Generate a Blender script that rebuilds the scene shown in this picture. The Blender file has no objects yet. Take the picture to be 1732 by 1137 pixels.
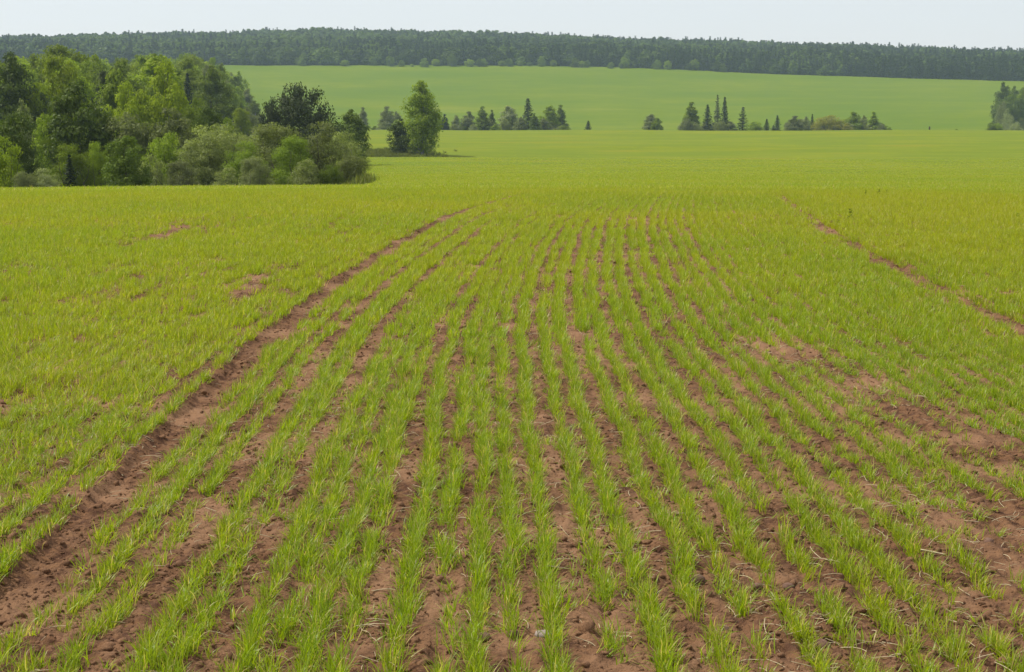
import bpy, math, random
import numpy as np
from mathutils import Vector

SEED = 7
rng = np.random.default_rng(SEED)
random.seed(SEED)
R = math.radians
scene = bpy.context.scene
COL = scene.collection

# ------------------------------------------------------------------ camera model (photo pixels -> world)
PW, PH, FPX = 1732.0, 1137.0, 2747.0
EYE = 1.6
HORIZON = 190.0
PITCH = math.atan((PH / 2 - HORIZON) / FPX)


def at(px, py, Y):
    """world point on the view line of photo pixel (px, py) at forward distance Y"""
    a, b = px - PW / 2, py - PH / 2
    c, s = math.cos(PITCH), math.sin(PITCH)
    dy = FPX * c - b * s
    dz = -FPX * s - b * c
    k = Y / dy
    return a * k, Y, EYE + dz * k


# ------------------------------------------------------------------ noise
TAB = np.random.default_rng(11).random((256, 256))


def vnoise(x, y, seed=0):
    x = np.asarray(x, float) + seed * 17.31
    y = np.asarray(y, float) + seed * 41.77
    xi = np.floor(x).astype(int); yi = np.floor(y).astype(int)
    fx = x - xi; fy = y - yi
    fx = fx * fx * (3 - 2 * fx); fy = fy * fy * (3 - 2 * fy)
    a = TAB[xi & 255, yi & 255]; b = TAB[(xi + 1) & 255, yi & 255]
    c = TAB[xi & 255, (yi + 1) & 255]; d = TAB[(xi + 1) & 255, (yi + 1) & 255]
    return (a * (1 - fx) + b * fx) * (1 - fy) + (c * (1 - fx) + d * fx) * fy


def fbm(x, y, octs=4, seed=0):
    s = 0; amp = 1; tot = 0
    for o in range(octs):
        s = s + amp * vnoise(np.asarray(x) * 2 ** o, np.asarray(y) * 2 ** o, seed + o * 3)
        tot += amp; amp *= 0.5
    return s / tot


def smooth(a, b, x):
    t = np.clip((np.asarray(x, float) - a) / (b - a), 0, 1)
    return t * t * (3 - 2 * t)


# ------------------------------------------------------------------ terrain heights
TS = np.linspace(-0.7, 0.7, 141)
LR = np.linspace(math.log(0.5), math.log(4200), 900)


def _profile(t):
    top = float(np.interp(t, [-.3, -.166, .012, .085, .158, .23, .304, .42], [45, 44.5, 45.5, 42, 36.5, 32.5, 29.5, 25]))
    ridge = float(np.interp(t, [-.315, -.19, -.13, -.06, .012, .085, .158, .23, .315], [87, 98, 103, 102, 97, 89, 85, 77, 69]))
    near = [(0.4, 0), (25, 0), (35, -.15), (50, -.7), (70, -1.55)]
    far = [(850, -14), (950, -10.5), (1100, 1.5 + 0.04 * (top - 40)), (1300, 8 + .45 * top - 8), (1500, top), (2300, ridge), (2600, ridge - 12), (4200, ridge - 120)]
    C = near + [(110, -2.8), (180, -5.0), (260, -6.6), (320, -7.0), (420, -6.6), (520, -5.4), (580, -4.9), (620, -5.3), (700, -9), (800, -14)] + far
    G = near + [(85, -2.6), (110, -4.3), (160, -5.7), (250, -6.8), (320, -7.0), (420, -6.6), (580, -5.0), (700, -9), (800, -14)] + far
    W = near + [(80, -2.2), (100, -3.8), (140, -5.5), (200, -6), (300, -4), (450, 0), (700, 6), (850, 4), (950, 0), (1100, 6), (1300, 22), (1500, top), (2300, ridge), (2600, ridge - 12), (4200, ridge - 120)]
    r = np.exp(LR)

    def ev(K):
        k = np.array(K); return np.interp(r, k[:, 0], k[:, 1])
    wg = float(smooth(-.082, -.105, t)); ww = float(smooth(-.148, -.185, t))
    z = ev(C) * (1 - wg) + ev(G) * wg
    return z * (1 - ww) + ev(W) * ww


ZT = np.array([_profile(t) for t in TS])
_k = np.exp(-0.5 * (np.arange(-9, 10) / 4.0) ** 2); _k /= _k.sum()
ZP = np.pad(ZT, ((0, 0), (9, 9)), mode='edge')
ZT = np.array([np.convolve(row, _k, 'valid') for row in ZP])


def base_z(x, y):
    x = np.asarray(x, float); y = np.asarray(y, float)
    r = np.hypot(x, y) + 1e-6
    th = np.arctan2(x, y)
    t = np.tan(np.clip(th, -0.6, 0.6))
    ti = np.clip((t + 0.7) / 0.01, 0, 139.999); li = np.clip((np.log(r) - LR[0]) / (LR[1] - LR[0]), 0, 898.999)
    i = ti.astype(int); j = li.astype(int); fi = ti - i; fj = li - j
    z = (ZT[i, j] * (1 - fi) + ZT[i + 1, j] * fi) * (1 - fj) + (ZT[i, j + 1] * (1 - fi) + ZT[i + 1, j + 1] * fi) * fj
    far = smooth(40, 120, r)
    z = z + far * (fbm(x / 110, y / 38, 3, 5) - .5) * np.minimum(r * .0055, 2.0)
    return z


# ------------------------------------------------------------------ crop rows
CURVE_Y = np.array([0, 5, 9, 12.5, 17, 21, 24, 30.7, 40, 60])
CURVE_X = np.array([0.1, .1, 0.02, 0.0, .19, .46, .68, 1.42, 2.6, 5.4])


def row_curve(y):
    return np.interp(y, CURVE_Y, CURVE_X)


_yy = np.linspace(0, 60, 600)
_cc = np.convolve(np.pad(row_curve(_yy), 20, mode='edge'), np.ones(41) / 41, 'valid')


def curve(y):
    return np.interp(y, _yy, _cc)


TRAM_L = -1.72
TRAM_R = 3.76
rows = []
for X in (-1.499, -1.389, -1.251, -1.06, -.961, -.785, -.697, -.587, -.50, -.345, -.205, -.097, .015, .151, .31, .439, .613, .738, .898, 1.026, 1.18, 1.314, 1.474, 1.61):
    rows.append((X - 0.1, 1.0))
u = 1.51 + .135
while u < 22:
    rows.append((u, 1.0))
    u += .132 + rng.uniform(-.012, .012)
u = TRAM_L - .17
while u > -20:
    rows.append((u, 1.0)); u -= .128 + rng.uniform(-.012, .012)
ROWS = np.array(sorted(r[0] for r in rows))


def bare(x, y):
    """0..1 how bare the soil is lying there"""
    b = np.zeros_like(x)
    for cx, cy, rx, ry, s in ((1.79, 10.6, .34, .75, .9), (2.02, 9.3, .3, .8, .75), (2.15, 8.3, .36, .9, .95), (2.34, 7.4, .42, .8, .95),
                              (1.86, 6.0, .34, .85, .8), (1.55, 5.2, .14, .5, .55), (1.45, 7.4, .2, .6, .45), (1.1, 9.0, .2, .9, .35), (1.95, 5.2, .4, .5, .5),
                              (-2.15, 7.6, .16, .5, .5), (-2.3, 6.6, .2, .5, .45), (-.95, 5.9, .1, .7, .35)):
        w = 1 + .5 * (fbm(x * 2.2, y * 2.2, 3, 9) - .5)
        b = np.maximum(b, s * np.exp(-(((x - cx) / rx) ** 2 + ((y - cy) / ry) ** 2) * w))
    return np.clip(b * 1.15, 0, 1)


def tram(u, y):
    a = vnoise(y / .5, 3.3, 17) - .5; b = vnoise(y / .35, 9.1, 19) - .5; c = vnoise(y / 1.7, 2.2, 23)
    l = smooth(.145, .075, np.abs(u - TRAM_L + .07 * b) - .07 * a) * smooth(27, 23, y)
    r = smooth(.18, .11, np.abs(u - TRAM_R + .06 * b) - .05 * a) * (.8 + .2 * smooth(.2, .5, c)) * smooth(36, 33, y)
    return np.maximum(l, r)


def soil_disp(x, y):
    r = np.hypot(x, y)
    fade = smooth(60, 20, r)
    u = x - curve(y)
    n1 = np.abs(fbm(x / .085, y / .085, 3, 21) - .5) * 2
    n2 = fbm(x / .30, y / .30, 3, 31) - .5
    n3 = 1 - np.abs(vnoise(x / .05, y / .05, 77) * 2 - 1)
    n4 = np.abs(fbm(x / .03, y / .03, 2, 55) - .5) * 2
    h = .036 * (.35 - n1) + .040 * n2 + .010 * n3 + .012 * (.4 - n4)
    idx = np.clip(np.searchsorted(ROWS, u), 1, len(ROWS) - 1)
    du = np.minimum(np.abs(u - ROWS[idx - 1]), np.abs(ROWS[idx] - u))
    h = h - .010 * smooth(.045, .0, du)
    h = h - .030 * tram(u, y)
    return h * fade


def ground_z(x, y):
    return base_z(x, y) + soil_disp(x, y)


# ------------------------------------------------------------------ mesh + object helpers
def newmesh(name, V, F, mats=(), smoothf=False):
    V = np.ascontiguousarray(V, np.float32); F = np.ascontiguousarray(F, np.int32)
    me = bpy.data.meshes.new(name)
    n, k = F.shape
    me.vertices.add(len(V)); me.vertices.foreach_set('co', V.ravel())
    me.loops.add(n * k); me.loops.foreach_set('vertex_index', F.ravel())
    me.polygons.add(n)
    me.polygons.foreach_set('loop_start', np.arange(0, n * k, k, dtype=np.int32))
    if smoothf:
        me.polygons.foreach_set('use_smooth', np.ones(n, bool))
    me.update(calc_edges=True)
    for m in mats:
        me.materials.append(m)
    return me


def link(name, me, parent=None):
    o = bpy.data.objects.new(name, me); COL.objects.link(o)
    if parent: o.parent = parent
    return o


def tag(o, label=None, cat=None, group=None, kind=None):
    if label: o['label'] = label
    if cat: o['category'] = cat
    if group: o['group'] = group
    if kind: o['kind'] = kind
    return o


def s2l(r, g, b):
    def f(c):
        c /= 255.0
        return c / 12.92 if c <= .04045 else ((c + .055) / 1.055) ** 2.4
    return (f(r), f(g), f(b), 1.0)


# ------------------------------------------------------------------ materials
def mat(name):
    m = bpy.data.materials.new(name); m.use_nodes = True
    nt = m.node_tree; nt.nodes.clear()
    out = nt.nodes.new('ShaderNodeOutputMaterial')
    return m, nt, out


def nd(nt, typ, **kw):
    n = nt.nodes.new(typ)
    for k, v in kw.items():
        setattr(n, k, v)
    return n


def mixcol(nt, fac, a, b, blend='MIX'):
    n = nt.nodes.new('ShaderNodeMix'); n.data_type = 'RGBA'; n.blend_type = blend
    for sock, v in ((n.inputs[0], fac), (n.inputs[6], a), (n.inputs[7], b)):
        if hasattr(v, 'links') or hasattr(v, 'is_linked'):
            nt.links.new(v, sock)
        else:
            sock.default_value = v
    return n.outputs[2]


def math_n(nt, op, a, b=0.0, clamp=False):
    n = nt.nodes.new('ShaderNodeMath'); n.operation = op; n.use_clamp = clamp
    for sock, v in ((n.inputs[0], a), (n.inputs[1], b)):
        if hasattr(v, 'is_linked'):
            nt.links.new(v, sock)
        else:
            sock.default_value = v
    return n.outputs[0]


def noise_n(nt, vec, scale, detail=4.0, rough=.55):
    n = nt.nodes.new('ShaderNodeTexNoise'); n.inputs['Scale'].default_value = scale
    n.inputs['Detail'].default_value = detail; n.inputs['Roughness'].default_value = rough
    if vec is not None: nt.links.new(vec, n.inputs['Vector'])
    return n.outputs['Fac']


def maprange(nt, v, a, b, c=0.0, d=1.0):
    n = nt.nodes.new('ShaderNodeMapRange'); n.interpolation_type = 'SMOOTHSTEP'
    nt.links.new(v, n.inputs[0])
    for i, q in enumerate((a, b, c, d)): n.inputs[i + 1].default_value = q
    return n.outputs[0]


def leaf_material(name, col, col2, trans=.42, tcol=None, spec=.12, rough=.6, objvar=.30):
    """foliage: per-leaf and per-plant colour variety, light shining through"""
    m, nt, out = mat(name)
    at_ = nd(nt, 'ShaderNodeAttribute', attribute_name='leafvar')
    oi = nd(nt, 'ShaderNodeObjectInfo')
    c = mixcol(nt, at_.outputs['Fac'], col, col2)
    v = maprange(nt, oi.outputs['Random'], 0, 1, 1 - objvar, 1 + objvar)
    hsv = nd(nt, 'ShaderNodeHueSaturation')
    nt.links.new(c, hsv.inputs['Color']); nt.links.new(v, hsv.inputs['Value'])
    c = hsv.outputs['Color']
    p = nd(nt, 'ShaderNodeBsdfPrincipled')
    nt.links.new(c, p.inputs['Base Color']); p.inputs['Roughness'].default_value = rough
    p.inputs['Specular IOR Level'].default_value = spec
    t = nd(nt, 'ShaderNodeBsdfTranslucent')
    tc = mixcol(nt, 1.0, c, tcol or (1.2, 1.32, .5, 1), 'MULTIPLY')
    nt.links.new(tc, t.inputs['Color'])
    mx = nd(nt, 'ShaderNodeMixShader'); mx.inputs[0].default_value = trans
    nt.links.new(p.outputs[0], mx.inputs[1]); nt.links.new(t.outputs[0], mx.inputs[2])
    nt.links.new(mx.outputs[0], out.inputs[0])
    return m


def grass_material(name, green, yellow, dry):
    m, nt, out = mat(name)
    tint = nd(nt, 'ShaderNodeAttribute', attribute_name='tint', attribute_type='INSTANCER')
    bv = nd(nt, 'ShaderNodeAttribute', attribute_name='leafvar')
    oi = nd(nt, 'ShaderNodeObjectInfo')
    f = math_n(nt, 'ADD', tint.outputs['Fac'], math_n(nt, 'MULTIPLY', math_n(nt, 'SUBTRACT', oi.outputs['Random'], .5), .5), True)
    c = mixcol(nt, f, green, yellow)
    d = maprange(nt, bv.outputs['Fac'], .86, .97)
    c = mixcol(nt, d, c, dry)
    hsv = nd(nt, 'ShaderNodeHueSaturation'); nt.links.new(c, hsv.inputs['Color'])
    nt.links.new(maprange(nt, bv.outputs['Fac'], 0, 1, .8, 1.25), hsv.inputs['Value'])
    c = hsv.outputs['Color']
    p = nd(nt, 'ShaderNodeBsdfPrincipled'); nt.links.new(c, p.inputs['Base Color'])
    p.inputs['Roughness'].default_value = .42; p.inputs['Specular IOR Level'].default_value = .35
    t = nd(nt, 'ShaderNodeBsdfTranslucent')
    nt.links.new(mixcol(nt, 1.0, c, (1.5, 1.5, .7, 1), 'MULTIPLY'), t.inputs['Color'])
    mx = nd(nt, 'ShaderNodeMixShader'); mx.inputs[0].default_value = .45
    nt.links.new(p.outputs[0], mx.inputs[1]); nt.links.new(t.outputs[0], mx.inputs[2])
    nt.links.new(mx.outputs[0], out.inputs[0])
    return m


SOIL_A = (.085, .041, .023, 1); SOIL_B = (.185, .095, .046, 1); SOIL_C = (.265, .148, .079, 1)


def soil_colour(nt, vec):
    n1 = noise_n(nt, vec, 1.3, 4); n2 = noise_n(nt, vec, 18, 5, .6); n3 = noise_n(nt, vec, 90, 3, .6)
    c = mixcol(nt, maprange(nt, n2, .36, .60), SOIL_A, SOIL_B)
    c = mixcol(nt, maprange(nt, n1, .44, .62, 0, .85), c, SOIL_C)
    c = mixcol(nt, maprange(nt, n3, .62, .8, 0, .5), c, (.34, .24, .17, 1))
    return c


def make_soil_mat():
    m, nt, out = mat('field_soil')
    geo = nd(nt, 'ShaderNodeNewGeometry'); pos = geo.outputs['Position']
    c = soil_colour(nt, pos)
    # farther out the crop closes over the soil
    cov = nd(nt, 'ShaderNodeAttribute', attribute_name='cover')
    wood = nd(nt, 'ShaderNodeAttribute', attribute_name='wood')
    mp = nd(nt, 'ShaderNodeMapping'); nt.links.new(pos, mp.inputs['Vector']); mp.inputs['Scale'].default_value = (.035, .09, .05)
    s1 = noise_n(nt, mp.outputs[0], 1.0, 5, .6)
    mp2 = nd(nt, 'ShaderNodeMapping'); nt.links.new(pos, mp2.inputs['Vector']); mp2.inputs['Scale'].default_value = (.25, .5, .3)
    s2 = noise_n(nt, mp2.outputs[0], 1.0, 6, .7)
    g = mixcol(nt, maprange(nt, s1, .40, .62), FAR_GREEN, FAR_YELLOW)
    g = mixcol(nt, maprange(nt, s1, .57, .70, 0, .6), g, FAR_BROWN)
    g = mixcol(nt, maprange(nt, s2, .34, .60, .38, 0), g, (.10, .12, .012, 1))
    s3 = noise_n(nt, pos, 3.0, 5, .7)
    f = math_n(nt, 'ADD', cov.outputs['Fac'], math_n(nt, 'MULTIPLY', math_n(nt, 'SUBTRACT', s3, .5), .9))
    f = math_n(nt, 'MULTIPLY', maprange(nt, f, .3, .7), maprange(nt, cov.outputs['Fac'], .0, .15))
    c = mixcol(nt, f, c, g)
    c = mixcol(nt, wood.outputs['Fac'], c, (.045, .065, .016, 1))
    p = nd(nt, 'ShaderNodeBsdfPrincipled'); nt.links.new(c, p.inputs['Base Color'])
    p.inputs['Roughness'].default_value = .95; p.inputs['Specular IOR Level'].default_value = .1
    b1 = noise_n(nt, pos, 55, 6, .65)
    bp = nd(nt, 'ShaderNodeBump'); bp.inputs['Strength'].default_value = 1.0; bp.inputs['Distance'].default_value = .016
    nt.links.new(b1, bp.inputs['Height']); nt.links.new(bp.outputs[0], p.inputs['Normal'])
    nt.links.new(p.outputs[0], out.inputs[0])
    return m


FAR_GREEN = (.128, .178, .001, 1); FAR_YELLOW = (.172, .205, .001, 1); FAR_BROWN = (.205, .180, .006, 1)


def make_meadow_mat():
    m, nt, out = mat('hillside_meadow')
    geo = nd(nt, 'ShaderNodeNewGeometry'); pos = geo.outputs['Position']
    mp = nd(nt, 'ShaderNodeMapping'); nt.links.new(pos, mp.inputs['Vector']); mp.inputs['Scale'].default_value = (.007, .014, .01)
    a = noise_n(nt, mp.outputs[0], 1.0, 6, .62)
    mp2 = nd(nt, 'ShaderNodeMapping'); nt.links.new(pos, mp2.inputs['Vector']); mp2.inputs['Scale'].default_value = (.05, .09, .1)
    b = noise_n(nt, mp2.outputs[0], 1.0, 6, .7)
    c = mixcol(nt, maprange(nt, a, .30, .70), (.090, .146, .001, 1), (.136, .178, .001, 1))
    c = mixcol(nt, maprange(nt, b, .34, .62, .45, 0), c, (.080, .138, .004, 1))
    c = mixcol(nt, maprange(nt, a, .58, .72, 0, .45), c, (.185, .205, .020, 1))
    p = nd(nt, 'ShaderNodeBsdfPrincipled'); nt.links.new(c, p.inputs['Base Color'])
    p.inputs['Roughness'].default_value = .95; p.inputs['Specular IOR Level'].default_value = .05
    nt.links.new(p.outputs[0], out.inputs[0])
    return m


def plain_mat(name, ca, cb, scale=8, rough=.85, bump=.3, dist=.01, coord='Object'):
    m, nt, out = mat(name)
    tc = nd(nt, 'ShaderNodeTexCoord')
    n = noise_n(nt, tc.outputs[coord], scale, 5, .6)
    c = mixcol(nt, maprange(nt, n, .3, .7), ca, cb)
    p = nd(nt, 'ShaderNodeBsdfPrincipled'); nt.links.new(c, p.inputs['Base Color'])
    p.inputs['Roughness'].default_value = rough; p.inputs['Specular IOR Level'].default_value = .15
    bp = nd(nt, 'ShaderNodeBump'); bp.inputs['Strength'].default_value = bump; bp.inputs['Distance'].default_value = dist
    nt.links.new(noise_n(nt, tc.outputs[coord], scale * 3, 5, .6), bp.inputs['Height'])
    nt.links.new(bp.outputs[0], p.inputs['Normal']); nt.links.new(p.outputs[0], out.inputs[0])
    return m


M_SOIL = make_soil_mat()
M_MEADOW = make_meadow_mat()
M_FLOOR = plain_mat('forest_floor', (.03, .045, .015, 1), (.05, .07, .02, 1), .05, coord='Generated')
M_CLOD = plain_mat('soil_clod', (.150, .076, .039, 1), (.265, .145, .076, 1), 3, .95, .5, .02)
M_STONE = plain_mat('grey_stone', (.24, .19, .16, 1), (.34, .28, .24, 1), 20, .8, .4, .004)
M_BSTONE = plain_mat('brown_stone', (.13, .075, .05, 1), (.20, .115, .08, 1), 24, .85, .4, .004)
M_STRAW = plain_mat('dry_straw', (.38, .30, .17, 1), (.58, .48, .30, 1), 30, .6, .1)
M_BARK = plain_mat('bark', (.06, .05, .04, 1), (.13, .11, .09, 1), 3, .9, .5, .05)
M_BIRCHBARK = plain_mat('birch_bark', (.12, .11, .10, 1), (.55, .53, .5, 1), 2.2, .8, .3, .03)
M_POST = plain_mat('weathered_post', (.05, .042, .035, 1), (.09, .075, .06, 1), 6, .9, .4)
M_GRASS = grass_material('young_crop', (.215, .310, .010, 1), (.315, .350, .009, 1), (.40, .34, .12, 1))
LEAF = {
    'mid': leaf_material('leaves_mid_green', (0.140, 0.200, 0.020, 1), (0.235, 0.290, 0.034, 1)),
    'dark': leaf_material('leaves_dark_green', (0.078, 0.120, 0.014, 1), (0.145, 0.195, 0.028, 1), .28),
    'moss': leaf_material('leaves_moss_green', (0.110, 0.165, 0.020, 1), (0.195, 0.250, 0.036, 1)),
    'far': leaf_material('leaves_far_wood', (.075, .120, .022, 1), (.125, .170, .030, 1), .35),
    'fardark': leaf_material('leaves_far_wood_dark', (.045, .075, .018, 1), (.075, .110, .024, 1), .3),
    'deep': leaf_material('leaves_deep_olive', (0.035, 0.049, 0.016, 1), (0.068, 0.084, 0.024, 1), .18),
    'olive': leaf_material('leaves_grey_olive', (0.150, 0.176, 0.060, 1), (0.285, 0.315, 0.120, 1), .40),
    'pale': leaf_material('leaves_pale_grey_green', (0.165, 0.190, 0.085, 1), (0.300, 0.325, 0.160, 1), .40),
    'bright': leaf_material('leaves_fresh_green', (0.175, 0.240, 0.014, 1), (0.285, 0.345, 0.026, 1)),
    'yellow': leaf_material('leaves_yellow_green', (0.225, 0.285, 0.012, 1), (0.310, 0.370, 0.020, 1)),
    'gold': leaf_material('leaves_golden_bush', (0.240, 0.247, 0.045, 1), (0.375, 0.345, 0.075, 1), objvar=.1),
    'needle': leaf_material('spruce_needles', (0.026, 0.047, 0.018, 1), (0.055, 0.083, 0.029, 1), .12, rough=.6),
    'needle2': leaf_material('spruce_needles_pale', (0.072, 0.090, 0.048, 1), (0.120, 0.138, 0.072, 1), .2, rough=.6),
}

# ------------------------------------------------------------------ ground: one polar sheet cut in three rings
ang_f = np.arctan(np.linspace(-.46, .46, 600))
ang_c = np.linspace(ang_f[-1], 2 * math.pi + ang_f[0], 60)[1:-1]
ANG = np.concatenate([ang_f, ang_c])
rr = [0.6, 1.0, 1.6, 2.2, 2.8, 3.3]
while rr[-1] < 640:
    r0 = rr[-1]
    rr.append(r0 * (1.0027 if r0 < 13 else (1.007 if r0 < 30 else (1.012 if r0 < 110 else 1.02))))
i1 = len(rr) - 1
while rr[-1] < 1500: rr.append(rr[-1] * 1.02)
rr[-1] = 1500.0
i2 = len(rr) - 1
while rr[-1] < 2480: rr.append(rr[-1] * 1.03)
RR = np.array(rr)


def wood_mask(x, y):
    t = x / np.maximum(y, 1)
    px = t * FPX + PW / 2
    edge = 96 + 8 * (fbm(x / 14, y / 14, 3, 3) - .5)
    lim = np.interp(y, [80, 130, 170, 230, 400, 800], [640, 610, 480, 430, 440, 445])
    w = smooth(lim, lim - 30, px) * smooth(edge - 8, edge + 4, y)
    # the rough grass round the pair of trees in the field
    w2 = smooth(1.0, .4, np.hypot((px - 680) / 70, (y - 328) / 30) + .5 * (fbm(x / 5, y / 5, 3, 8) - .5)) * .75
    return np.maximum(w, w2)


def ring(name, ia, ib, m, label):
    rs = RR[ia:ib + 1]; A = ANG; na = len(A)
    rg, ag = np.meshgrid(rs, A, indexing='ij')
    x = (rg * np.sin(ag)).ravel(); y = (rg * np.cos(ag)).ravel()
    z = ground_z(x, y)
    V = np.stack([x, y, z], 1)
    i, j = np.meshgrid(np.arange(len(rs) - 1), np.arange(na), indexing='ij')
    j2 = (j + 1) % na
    F = np.stack([i * na + j, i * na + j2, (i + 1) * na + j2, (i + 1) * na + j], -1).reshape(-1, 4)
    F = F[:, ::-1]
    if ia == 0:
        V = np.vstack([V, [[0, 0, 0]]]); c = len(V) - 1
        jj = np.arange(0, na - 1, 2)
        F = np.vstack([F, np.stack([np.full(len(jj), c), jj, jj + 1, (jj + 2) % na], -1)])
        x = np.append(x, 0); y = np.append(y, 0)
    me = newmesh(name, V, F, [m], True)
    if ia == 0:
        a = me.attributes.new('cover', 'FLOAT', 'POINT')
        rad = np.hypot(x, y)
        front = smooth(-5, 3, y)
        cv = smooth(25, 58, rad) * .98
        uu = x - curve(y)
        cv = cv + .08 * smooth(8, 18, rad) * (np.abs(uu + .2) > 3.2)
        cv = np.where(y < 1, 1.0, cv * (1 - .6 * tram(uu, y) * smooth(40, 25, rad)))
        a.data.foreach_set('value', np.clip(cv, 0, 1).astype(np.float32))
        b = me.attributes.new('wood', 'FLOAT', 'POINT')
        b.data.foreach_set('value', wood_mask(x, y).astype(np.float32))
    o = link(name, me)
    return tag(o, label, 'ground', kind='structure')


ring('field_ground', 0, i1, M_SOIL, 'red brown field soil turning yellow green with young crop')
ring('hillside_meadow', i1, i2, M_MEADOW, 'green hillside meadow across the valley below the far forest')
ring('forest_ground', i2, len(RR) - 1, M_FLOOR, 'dark ground under the far forest on the ridge')

# ------------------------------------------------------------------ scatter by geometry nodes (only for stuff)


def scatter(name, P, rot, scl, idx, protos, label, cat, extra=None):
    me = bpy.data.meshes.new(name)
    P = np.ascontiguousarray(P, np.float32)
    me.vertices.add(len(P)); me.vertices.foreach_set('co', P.ravel())

    def att(nm, typ, key, arr):
        a = me.attributes.new(nm, typ, 'POINT'); a.data.foreach_set(key, np.ascontiguousarray(arr).ravel())
    att('rot', 'FLOAT_VECTOR', 'vector', np.asarray(rot, np.float32))
    att('scl', 'FLOAT_VECTOR', 'vector', np.asarray(scl, np.float32))
    att('pick', 'INT', 'value', np.asarray(idx, np.int32))
    for k, v in (extra or {}).items():
        att(k, 'FLOAT', 'value', np.asarray(v, np.float32))
    pc = bpy.data.collections.new(name + '_kinds')
    for p in protos:
        po = bpy.data.objects.new(p.name, p); pc.objects.link(po)
    o = link(name, me)
    ng = bpy.data.node_groups.new(name + '_scatter', 'GeometryNodeTree')
    ng.interface.new_socket('Geometry', in_out='INPUT', socket_type='NodeSocketGeometry')
    ng.interface.new_socket('Geometry', in_out='OUTPUT', socket_type='NodeSocketGeometry')
    gi = ng.nodes.new('NodeGroupInput'); go = ng.nodes.new('NodeGroupOutput')
    ci = ng.nodes.new('GeometryNodeCollectionInfo'); ci.inputs['Collection'].default_value = pc
    ci.inputs['Separate Children'].default_value = True; ci.inputs['Reset Children'].default_value = True
    ip = ng.nodes.new('GeometryNodeInstanceOnPoints'); ip.inputs['Pick Instance'].default_value = True

    def named(nm, typ):
        n = ng.nodes.new('GeometryNodeInputNamedAttribute'); n.data_type = typ; n.inputs['Name'].default_value = nm
        return n.outputs['Attribute']
    L = ng.links.new
    er = ng.nodes.new('FunctionNodeEulerToRotation')
    L(named('rot', 'FLOAT_VECTOR'), er.inputs[0])
    L(gi.outputs[0], ip.inputs['Points']); L(ci.outputs[0], ip.inputs['Instance'])
    L(named('pick', 'INT'), ip.inputs['Instance Index'])
    L(er.outputs[0], ip.inputs['Rotation']); L(named('scl', 'FLOAT_VECTOR'), ip.inputs['Scale'])
    L(ip.outputs[0], go.inputs[0])
    md = o.modifiers.new('scatter', 'NODES'); md.node_group = ng
    return tag(o, label, cat, kind='stuff')


# ------------------------------------------------------------------ grass tufts
def blades(name, n, spread, length, width, lean, segs=4, matl=None, rs=None, along=0.0):
    rs = rs or np.random.default_rng(3)
    V = []; F = []; LV = []
    for k in range(n):
        a = rs.uniform(0, 2 * math.pi)
        L = length * rs.uniform(.55, 1.12); W = width * rs.uniform(.75, 1.2)
        le = lean * rs.uniform(.15, 1.25); bend = rs.uniform(.2, 1.25) * (1.0 if rs.random() > .2 else 1.9)
        bx, by = rs.normal(0, spread), rs.normal(0, spread) + rs.uniform(-along, along)
        d = np.array([math.cos(a), math.sin(a)]); s = np.array([-d[1], d[0]])
        tw = rs.uniform(-.8, .8)
        p = np.array([bx, by, -.008]); ang = le; base = len(V); seg = L / segs
        lv = rs.random()
        for q in range(segs + 1):
            f = q / segs
            w = W * (.75 + .5 * f if f < .4 else .95 * (1 - ((f - .4) / .6) ** 1.6)) * .5
            sv = np.array([s[0] * math.cos(tw * f), s[1] * math.cos(tw * f), math.sin(tw * f)])
            if q == segs:
                V.append(p.copy()); V.append(p + sv * 1e-4)
            else:
                V.append(p - sv * w); V.append(p + sv * w)
            LV += [lv, lv]
            p = p + seg * np.array([d[0] * math.sin(ang), d[1] * math.sin(ang), math.cos(ang)])
            ang = min(ang + bend / segs * (.5 + f), 2.3)
        for q in range(segs):
            b = base + 2 * q
            F.append((b, b + 1, b + 3, b + 2))
    me = newmesh(name, np.array(V), np.array(F), [matl or M_GRASS], True)
    at_ = me.attributes.new('leafvar', 'FLOAT', 'POINT'); at_.data.foreach_set('value', np.array(LV, np.float32))
    return me


NEAR_T = [blades('crop_tuft_a%02d' % k, 15, .0125, .088, .0033, .48, 5, rs=np.random.default_rng(100 + k), along=.012) for k in range(14)]
MID_T = [blades('crop_tuft_b%02d' % k, 20, .017, .090, .0045, .48, 3, rs=np.random.default_rng(200 + k), along=.03) for k in range(10)]
FAR_T = [blades('crop_tuft_c%02d' % k, 26, .085, .085, .010, .7, 2, rs=np.random.default_rng(300 + k), along=.05) for k in range(8)]


def wedge(x, y):
    return np.abs(x) < .345 * y + 1.0


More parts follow.
